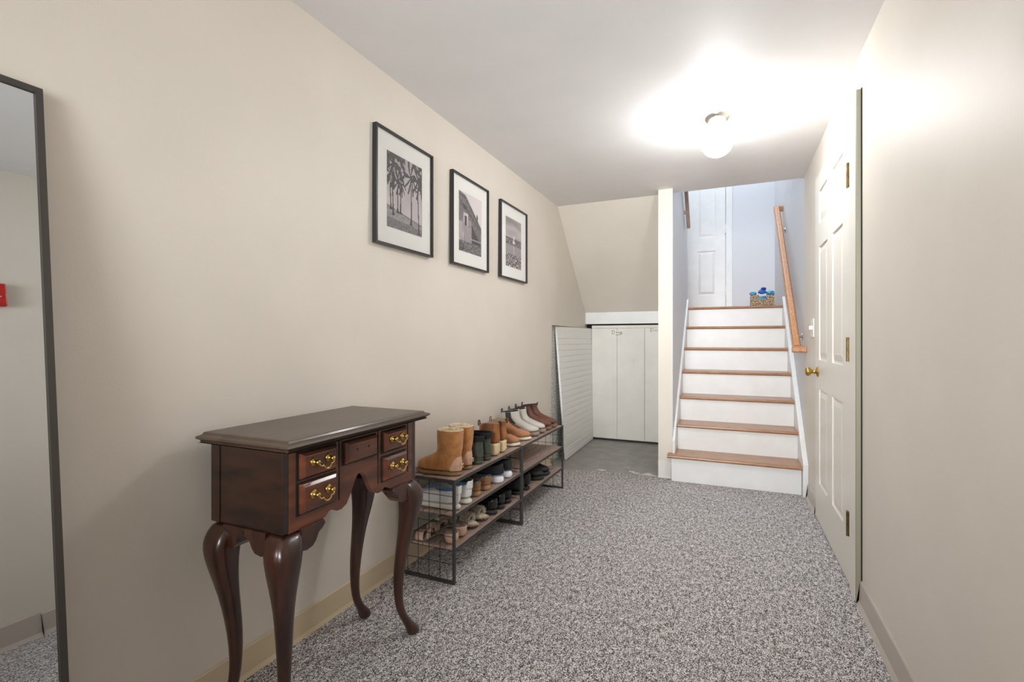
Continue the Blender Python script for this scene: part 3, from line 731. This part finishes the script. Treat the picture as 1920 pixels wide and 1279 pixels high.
TOEWALL, TOEOUT = PI/2, -PI/2
def place(name, label, cat, z, yc, face, xh, group, turn=0):
    # heel position x given; TOEWALL: toe toward -x
    return thing(name, label, cat, (xh, yc, z), face+turn, group)
def heel_letters(parent):
    bm = bmesh.new(); g = [(1, .75), (.8, 1), (.2, 1), (0, .75), (0, .25), (.2, 0), (.8, 0), (1, .25), (1, .5), (.55, .5)]
    for k, st in enumerate(([(0, 1), (0, .25), (.2, 0), (.8, 0), (1, .25), (1, 1)], g, g)):
        tube(bm, [(.0095-k*.0070-p[0]*.005, -.0037, .0405+p[1]*.009) for p in st], .0006, 4)
    mkobj('lettering', bm, M_dsole, parent)
M_dsole = mat('dark brown sole', (70, 48, 38), .6)
def sheepskin(label, yc, xh, turn=0, s_=1):
    t = place('sheepskin_boot', label, 'boot', .4562, yc, TOEWALL, xh, 'tan sheepskin boots', turn)
    s = Shoe(.232, .048, 0, .003)
    s.shell([(0, .003, .230, .046, 1, 0), (.004, 0, .236, .049, 1, 0), (.014, 0, .236, .049, 1, 0), (.020, .002, .233, .047, 1, 0)], M_uggs, 'sole', t, capt=True)
    U = [(.018, .004, .230, .045, .9, 0), (.030, .002, .231, .047, .9, 0), (.048, .002, .224, .047, .85, 0), (.062, .003, .208, .046, .7, 0), (.074, .005, .180, .0445, .5, 0), (.086, .007, .150, .043, .3, 0),
         (.098, .007, .128, .042, .1, 0), (.112, .004, .118, .044, 0, 0), (.135, .001, .118, .047, 0, 0), (.165, -.001, .119, .048, 0, 0), (.192, -.003, .120, .0495, 0, 0), (.203, -.003, .120, .049, 0, 0)]
    s.shell(U, M_ugg, 'upper', t)
    lining(s, U[-1], M_fleece, t, .03, .008)
    s.shell([(.020, .004, .229, .046, .9, 0), (.048, .002, .224, .0475, .85, 0), (.062, .003, .208, .0462, .7, 0), (.074, .005, .180, .0447, .5, 0), (.086, .007, .150, .0432, .3, 0)], M_uggh, 'heel_counter', t, off=.0012, p0=PI-1.0, p1=PI+1.0, n=16, solid=.001, tp=[1, .92, .85, .72, .5])
    bm = bmesh.new(); box(bm, -.012, .012, -.0035, -.001, .036, .054); tg = mkobj('heel_tag', bm, M_cream, t, bevel=.001)
    heel_letters(tg)
    bm = bmesh.new(); tube(bm, [(.0475, .05, .2), (.0475, .053, .16), (.0465, .055, .12), (.044, .062, .09), (.0455, .072, .06), (.046, .078, .03)], .0012, 5); mkobj('side_seam', bm, M_uggs, t)
    return t
def low_boot(name, label, yc, face, xh, grp, z, L=.255, W=.044, top=.11, up=M_green, so=M_gsole, li=M_blk, heel=0, solez=.022, turn=0, front=.46, ti=0, cat='boot', tube_in=.0):
    t = place(name, label, cat, z, yc, face, xh, grp, turn); s = Shoe(L, W, heel, .006)
    if heel < .03:
        s.shell([(0, .004, L-.004, W*.93, 1, 0), (.004, 0, L, W, 1, 0), (solez-.004, 0, L, W, 1, 0), (solez, .003, L-.004, W*.96, 1, 0)], so, 'sole', t, capt=True)
    z0 = solez-.002; k = top
    f = front*L
    U = [(z0, .005, L-.005, W*.92, 1, 0), (z0+.014, .002, L-.004, W*.96, 1, 0), (z0+.028, .001, L*.96, W*.95, .95, 0), (z0+.040, .002, L*.86, W*.92, .8, 0), (z0+.052, .003, L*.72, W*.86, .55, 0),
         (z0+.066, .005, L*.58, W*.78, .3, 0), (z0+.080, .006, L*.50, W*.74, .1, 0), ((z0+.08+k)/2+.006, .003, f*1.01, W*.76, 0, ti*.5), (k, 0, f, W*.80, 0, ti)]
    s.shell(U, up, 'upper', t)
    lining(s, U[-1], li, t, .04, .004)
    return t, s, U
for i, (yc, xh) in enumerate(((1.935, -1.108), (2.048, -1.118))):
    sheepskin(('near tan sheepskin boot at the front end of the shoe rack', 'second tan sheepskin boot, beside the dark green boot')[i], yc, xh, (.06, 0)[i])
for i, yc in enumerate((2.152, 2.238)):
    t, s, U = low_boot('rain_boot', ('dark green ankle boot beside the tan sheepskin boots', 'dark green ankle boot beside the cream block heel')[i], yc, TOEWALL, -1.112, 'dark green ankle boots', .4562, L=.24, W=.042, top=.125, front=.5)
    s.shell([(.112, -.002, .115, .036, 0, 0), (.126, -.002, .118, .037, 0, 0), (.140, -.006, .122, .0385, 0, 0), (.141, -.002, .118, .035, 0, 0)], M_blk, 'knit_cuff', t, capb=False)
    s.shell([(.020, .004, .236, .043, 1, 0), (.032, .002, .236, .043, 1, 0)], M_gsole, 'heel_counter', t, off=.001, p0=PI-1.1, p1=PI+1.1, n=16, solid=.0012)
for i, yc in enumerate((2.345, 2.428)):
    t, s, U = low_boot('heeled_boot', ('near cognac ankle boot with ribbed knit panel and cream block heel', 'far cognac ankle boot with cream block heel, beside the laced boots')[i], yc, TOEWALL, -1.112, 'cognac heeled ankle boots', .4562,
                       L=.232, W=.038, top=.112, up=M_tan, so=M_cream, li=M_leat, heel=.060, solez=.008, front=.5)
    s.shell([(0, .006, .225, .035, 1, 0), (.008, .004, .229, .036, 1, 0)], M_cream, 'sole', t, capt=True)
    s2 = Shoe(.232, .038, 0, 0)
    s2.shell([(0, .006, .078, .031, 0, 0), (.02, .004, .080, .031, 0, 0), (.045, .002, .084, .032, 0, 0), (.062, .002, .088, .033, 0, -.006), (.064, .004, .086, .031, 0, -.006)], M_cream, 'block_heel', t, capt=True)
    for p in (PI/2, 3*PI/2):
        s.shell([(.058, .005, .150, .034, .3, 0), (.075, .006, .125, .0295, .1, 0), (.095, .003, .117, .0298, 0, 0), (.112, 0, .116, .0308, 0, 0)], M_rib, 'knit_panel', t, off=.0012, p0=p-.55, p1=p+.55, n=14, solid=.001)
    loop(t, .001, .112+.060, .012, M_bk2); 
for i, yc in enumerate((2.585, 2.735)):
    t, s, U = low_boot('laced_boot', ('camel laced boot with ivory sole, beside the cream block heel', 'camel laced boot with ivory sole, beside the stone boots')[i], yc, TOEOUT, -1.365, 'camel laced boots', .4562,
                       L=.262, W=.043, top=.118, up=M_tan2, so=M_ivory, li=M_leat, solez=.018, front=.44, ti=.012, turn=(.08, .24)[i])
    rows = [(.198, .062, .018), (.180, .072, .018), (.163, .082, .018), (.147, .092, .017), (.133, .102, .017), (.122, .113, .016), (.118, .124, .015)]
    bm = bmesh.new()
    for sg in (-1, 1): pass
    q = [[bm.verts.new((x*hw*.75, y-.002, z-.004-abs(x)*.004)) for x in (-1, -.5, 0, .5, 1)] for y, z, hw in rows]
    for A_, B_ in zip(q, q[1:]):
        for k in range(4): bm.faces.new((A_[k], A_[k+1], B_[k+1], B_[k]))
    o = mkobj('tongue', bm, M_lace, t, smooth=True); k = o.modifiers.new('s', 'SOLIDIFY'); k.thickness = .003
    lace(t, rows, M_lace)
    loop(t, .002, .116, .022, M_bk2, ln=.012)
for i, yc in enumerate((2.905, 3.018)):
    t, s, U = low_boot('chelsea_boot', ('near stone grey slip-on boot beside the camel laced boots', 'far stone grey slip-on boot beside the brown boots')[i], yc, TOEOUT, -1.368, 'stone grey slip-on boots', .4562,
                       L=.262, W=.044, top=.148, up=M_stone, so=M_lug, li=M_bk2, solez=.026, front=.47, ti=.014, turn=(.09, .11)[i])
    for p in (PI/2, 3*PI/2):
        s.shell([(.075, .004, .185, .0355, .4, 0), (.100, .005, .125, .0325, .05, 0), (.128, .002, .124, .0335, 0, .008), (.148, 0, .123, .0352, 0, .014)], M_elas, 'elastic_panel', t, off=.001, p0=p-.32+(.12 if p > 3 else -.12)*-1, p1=p+.32, n=10, solid=.001)
    loop(t, .004, .142, .024, M_bk2, ln=.010); loop(t, .119, .156, .010, M_stone, ln=.006)
for i, yc in enumerate((3.135, 3.248)):
    t, s, U = low_boot('leather_boot', ('brown leather slip-on boot beside the stone grey boots', 'brown leather slip-on boot at the far end of the shoe rack')[i], yc, TOEOUT, -1.368, 'brown leather slip-on boots', .4562,
                       L=.266, W=.043, top=.150, up=M_brn, so=M_brns, li=M_bk2, solez=.024, front=.42, ti=.016, turn=(.08, .07)[i])
    loop(t, .112, .158, .014, M_bk2, lean=.010, ln=.008); loop(t, .003, .144, .024, M_bk2)

def low_shoe(name, label, yc, face, xh, grp, z, L, W, up, so, li, solez=.024, top=.062, back=0, turn=0, collar=.52, cat='shoe', flare=0, depth=.022):
    t = place(name, label, cat, z, yc, face, xh, grp, turn); s = Shoe(L, W, 0, .006)
    s.shell([(0, .006, L-.006, W*.92, 1, 0), (.004, 0, L, W, 1, 0), (solez*.6, -flare, L+flare*.3, W*1.02, 1, 0), (solez, .002, L-.004, W*.97, 1, back)], so, 'sole', t, capt=True)
    z0 = solez-.003; h = top-z0; c = collar*L
    U = [(z0, .004, L-.005, W*.93, 1, 0), (z0+h*.25, .002, L-.004, W*.96, 1, 0), (z0+h*.5, .001, L*.95, W*.94, .95, 0), (z0+h*.68, .001, L*.84, W*.90, .8, 0), (z0+h*.82, .001, L*.70, W*.86, .6, 0, .001), (z0+h*.93, .002, L*.59, W*.80, .45, -.002, .005), (top, .003, c, W*.72, .35, -.006, .010)]
    s.shell(U, up, 'upper', t); lining(s, U[-1], li, t, depth, .005)
    return t, s, U
for i, yc in enumerate((1.918, 2.012)):
    t, s, U = low_shoe('white_sneaker', ('near white sneaker with blue lining behind the end wire grid', 'second white sneaker with blue lining, beside the brown shoes')[i], yc, TOEWALL, (-1.106, -1.10)[i], 'white sneakers with blue lining', .3062,
                       .255, .044, M_wsn, M_wsole, M_blue, top=.092, solez=.026, turn=(.0, .0)[i], cat='sneaker')
    rows = [(.185, .070, .015), (.172, .078, .015), (.158, .086, .015), (.145, .094, .014)]
    lace(t, rows, M_blue, .002)
    s.shell([(.070, .001, .185, .040, .8, 0), (.090, .002, .140, .034, .4, -.004), (.106, -.001, .13, .030, .3, -.008)], M_wsn, 'heel_tab', t, off=.001, p0=PI-.7, p1=PI+.7, n=12, solid=.003)
for i, yc in enumerate((2.125, 2.232)):
    t, s, U = low_shoe('platform_moccasin', ('brown platform slipper beside the white sneakers', 'brown platform slipper beside the running shoes')[i], yc, TOEWALL, -1.112, 'brown platform slippers', .3062,
                       .240, .045, M_moc, M_mocs, M_navy, top=.072, solez=.032, cat='slipper', collar=.58)
    bm = bmesh.new(); P = [Vector(s.pt((.072, .003, .139, .0345, .35, -.006, .010), a/24*2*PI)) for a in range(24)]; tube(bm, P, .0032, 6, closed=True); mkobj('braid', bm, M_str, t, smooth=True)
    s.shell([(.030, .004, .236, .044, 1, 0), (.044, .002, .236, .044, 1, 0)], M_moc, 'heel_rand', t, off=.001, p0=PI-1.2, p1=PI+1.2, n=16, solid=.002)
for i, yc in enumerate((2.372, 2.482)):
    t, s, U = low_shoe('running_shoe', ('black running shoe with thick white sole beside the brown slippers', 'black running shoe with thick white sole beside the middle rack leg')[i], yc, TOEWALL, -1.106, 'black running shoes with white soles', .3062,
                       .262, .046, M_run, M_runs, M_blk, top=.098, solez=.040, flare=.006, back=-.006, cat='running shoe')
    s.shell([(.044, .001, .255, .0435, .98, 0), (.060, 0, .240, .0430, .9, 0), (.074, .001, .20, .041, .7, 0)], M_gpat, 'heel_patch', t, off=.001, p0=PI-.95, p1=PI-.1, n=12, solid=.001)
# bottom shelf
def sandal(label, yc, xh, turn):
    t = place('heeled_sandal', label, 'sandal', .1562, yc, TOEWALL, xh, 'nude block heel sandals', turn)
    L = .225; s = Shoe(L, .036, .046, .004)
    s.shell([(0, .004, L-.004, .033, 1, 0), (.004, 0, L, .036, 1, 0), (.008, .002, L-.003, .035, 1, 0)], M_sand2, 'sole', t, capt=True)
    q = Shoe(L, .036, 0, 0); q.shell([(0, .002, .056, .029, 0, 0), (.024, .001, .060, .030, 0, 0), (.046, 0, .064, .031, 0, -.004), (.047, .002, .062, .029, 0, -.004)], M_sand, 'block_heel', t, capt=True)
    for y0, y1, h in ((.155, .195, .034), (.118, .138, .048)):
        bm = bmesh.new(); R = []
        for y in (y0, (y0+y1)/2, y1):
            zb = s.H(y)+.006; R.append([bm.verts.new((-.037*math.cos(a*PI/12), y+.008*math.sin(a*PI/12), zb+h*math.sin(a*PI/12)*(1 if y < y1 else .85))) for a in range(13)])
        for A_, B_ in zip(R, R[1:]):
            for k in range(12): bm.faces.new((A_[k], A_[k+1], B_[k+1], B_[k]))
        o = mkobj('strap', bm, M_sand, t, smooth=True); k = o.modifiers.new('s', 'SOLIDIFY'); k.thickness = .003
    bm = bmesh.new(); tube(bm, [(.033*math.cos(a*2*PI/20), .098+.050*math.sin(a*2*PI/20), .078-.03*math.sin(a*2*PI/20)+.004*math.sin(a)) for a in range(20)], .0035, 6, closed=True); mkobj('ankle_strap', bm, M_sand2, t, smooth=True)
    return t
sandal('nude block heel sandal behind the end wire grid', 1.912, -1.115, .10); sandal('nude block heel sandal beside the fur slippers', 1.995, -1.120, .02)
def fur_slipper(label, yc, seed):
    t = place('fur_slipper', label, 'slipper', .1562, yc, TOEOUT, -1.352, 'grey fur slippers', .05); rnd = random.Random(seed)
    L = .235; s = Shoe(L, .043, 0, .003)
    s.shell([(0, .004, L-.004, .040, 1, 0), (.004, 0, L, .043, 1, 0), (.014, 0, L, .043, 1, 0), (.018, .003, L-.003, .040, 1, 0)], M_dsole, 'sole', t, capt=True)
    def furry(name, surf, nrm, cnt, ln, m, r=.0016):
        bm = bmesh.new()
        for _ in range(cnt):
            p, n = surf(rnd.random(), rnd.random()); d = (n+Vector((rnd.gauss(0, .45), rnd.gauss(0, .45), rnd.gauss(0, .3)-.25))).normalized()*ln*(.6+.6*rnd.random())
            a = d.orthogonal().normalized()*r; b_ = d.cross(a).normalized()*r
            vs = [bm.verts.new(p-n*.001+q) for q in (a, -a*.5+b_*.8, -a*.5-b_*.8)]; tip = bm.verts.new(p+d)
            for k in range(3): bm.faces.new((vs[k], vs[(k+1) % 3], tip))
        return bm
    def base(u, v):
        a = u*2*PI; p = Vector(s.pt((.018, .004, L-.004, .041, 1, 0), a)); c = Vector((0, L/2, p.z)); n = (p-c).normalized(); return p-n*.004*v*3, n
    bm = furry('f', base, None, 900, .012, M_furl); 
    bm2 = bmesh.new(); s.shell([(.016, .005, L-.005, .039, 1, 0), (.023, .003, L-.003, .041, 1, 0), (.027, .010, L-.010, .034, 1, 0)], M_furl, 'footbed', t, capt=True)
    bm2.free(); mkobj('fur_trim', bm, M_furl, t)
    for y0, y1, h in ((.155, .200, .040), (.095, .135, .046)):
        def arch(u, v, y0=y0, y1=y1, h=h):
            a = u*PI; y = y0+(y1-y0)*v; return Vector((-.041*math.cos(a), y, .020+h*math.sin(a))), Vector((-math.cos(a), .25*(v-.5)*2, math.sin(a)))
        bm = bmesh.new(); R = [[bm.verts.new(arch(k/14, j/3)[0]) for k in range(15)] for j in range(4)]
        for A_, B_ in zip(R, R[1:]):
            for k in range(14): bm.faces.new((A_[k], A_[k+1], B_[k+1], B_[k]))
        o = mkobj('fur_band', bm, M_fur, t, smooth=True); k = o.modifiers.new('s', 'SOLIDIFY'); k.thickness = .006; k.offset = -1
        mkobj('fur', furry('g', arch, None, 700, .013, M_fur), M_fur, o)
    return t
fur_slipper('fur slipper on the bottom shelf beside the nude sandals', 2.098, 3); fur_slipper('fur slipper on the bottom shelf beside the patent shoes', 2.206, 4)
for i, yc in enumerate((2.312, 2.405)):
    low_shoe('patent_shoe', ('shiny black shoe on the bottom shelf beside the fur slippers', 'shiny black shoe on the bottom shelf, farther of its pair')[i], yc, TOEWALL, -1.112, 'shiny black shoes', .1562, .245, .042, M_pat, M_bsole, M_blk, top=.078, solez=.028)
low_shoe('black_shoe', 'matte black platform shoe between the patent shoes and the middle rack legs', 2.500, TOEWALL, -1.116, 'matte black low shoes', .1562, .240, .042, M_bupper, M_bsole, M_blk, top=.068, solez=.030)
for i, yc in enumerate((2.672, 2.772)):
    t, s, U = low_shoe('black_sneaker', ('black sneaker with silver stripe just past the middle rack legs', 'black sneaker with silver stripe beside the big black sneakers')[i], yc, TOEWALL, -1.112, 'black sneakers with silver stripes', .1562, .250, .043, M_bupper, M_bsole, M_blk, top=.096, solez=.024, cat='sneaker')
    s.shell([(.035, .001, .245, .041, 1, 0), (.060, .001, .220, .040, .8, 0), (.090, .002, .150, .035, .4, 0)], M_silver, 'heel_stripe', t, off=.0012, p0=PI-.45, p1=PI-.22, n=4, solid=.001)
for i, yc in enumerate((2.985, 3.098)):
    t, s, U = low_boot('black_trainer', ('big black high trainer in front, on the bottom shelf of the far rack', 'big black high trainer at the far end of the bottom shelf')[i], yc, TOEOUT, -1.368, 'big black high trainers', .1562, L=.262, W=.047, top=.112, up=M_bupper, so=M_bsole, li=M_blk, solez=.024, front=.5, turn=.1, cat='trainer')
    lace(t, [(.200, .064, .016), (.180, .074, .016), (.160, .084, .016), (.144, .096, .015)], M_silver if i else M_bk2, .0016)

# ------------------------------------------------------------------ basket of shoe covers on the landing
def basket():
    t = thing('wicker_basket', 'small woven basket with cut-out handle on the top landing', 'basket', (.285, 5.385, 7*RISE+.001))
    m = mat('woven seagrass', (206, 184, 154), .8, c2=(110, 84, 60), scale=70, lo=.42, hi=.6, stretch=(1, 1, 1.6), bump=1, bscale=70)
    W, D, H, th = .205, .14, .105, .008
    bm = bmesh.new()
    def wall(front):
        y = -D/2 if front else D/2-th
        box(bm, -W/2, -.032, y, y+th, 0, H); box(bm, .032, W/2, y, y+th, 0, H); box(bm, -.032, .032, y, y+th, 0, H*.62); 
    wall(True); wall(False)
    box(bm, -W/2, -W/2+th, -D/2+th, D/2-th, 0, H); box(bm, W/2-th, W/2, -D/2+th, D/2-th, 0, H); box(bm, -W/2, W/2, -D/2, D/2, 0, .006)
    mkobj('woven_body', bm, m, t, bevel=.002)
    bm = bmesh.new()      # row cords
    for j in range(8):
        z = .008+j*.0135
        for y in (-D/2-.001,):
            segs = [(-W/2, W/2)] if z < H*.6 else [(-W/2, -.034), (.034, W/2)]
            for a, b_ in segs:
                n = int((b_-a)/.012)+1
                for i in range(n):
                    x = a+(b_-a)*(i+.5)/n
                    if (i+j) % 2 == 0: bmesh.ops.create_uvsphere(bm, u_segments=6, v_segments=4, radius=.0055, matrix=Matrix.Translation((x, y, z)) @ Matrix.Diagonal((1.1, .5, 1, 1)))
    mkobj('weave', bm, m, t)
    return t
basket()
def crumple(name, label, loc, sx, sy, sz, m, seed, cat='shoe cover', group=None):
    bm = bmesh.new(); bmesh.ops.create_icosphere(bm, subdivisions=4, radius=1)
    for v in bm.verts:
        n = v.co.normalized(); d = 1+.36*noise.noise(n*1.8+Vector((seed*3.1, 0, 0)))+.22*noise.noise(n*5+Vector((0, seed*2.3, 0)))
        v.co = Vector((n.x*sx*d, n.y*sy*d, n.z*sz*d))
    o = mkobj(name, bm, m, smooth=True, loc=loc); o['label'] = label; o['category'] = cat
    if group: o['group'] = group
    return o
M_lblue = mat('light blue film', (94, 188, 224), .35, c2=(70, 160, 214), scale=40, bump=.6, bscale=60); M_mblue = mat('mid blue film', (62, 128, 204), .35, c2=(44, 100, 190), scale=40, bump=.6, bscale=60); M_dblue = mat('royal blue film', (22, 58, 168), .4, bump=.5, bscale=60)
zb = 7*RISE
crumple('shoe_cover', 'light blue shoe cover hanging over the left rim of the basket', (.203, 5.375, zb+.124), .032, .05, .018, M_lblue, 1, group='blue shoe covers in the basket')
crumple('shoe_cover', 'light blue shoe cover on the right rim of the basket', (.357, 5.375, zb+.128), .037, .05, .021, M_lblue, 2, group='blue shoe covers in the basket')
crumple('shoe_cover', 'light blue shoe cover seen through the basket handle hole', (.285, 5.385, zb+.066), .06, .048, .030, M_lblue, 3, group='blue shoe covers in the basket')
crumple('shoe_cover', 'mid blue shoe cover heaped in the middle of the basket', (.287, 5.375, zb+.141), .036, .042, .019, M_mblue, 4, group='blue shoe covers in the basket')
crumple('shoe_cover', 'royal blue shoe cover on top of the heap in the basket', (.298, 5.375, zb+.170), .023, .03, .015, M_dblue, 5, group='blue shoe covers in the basket')
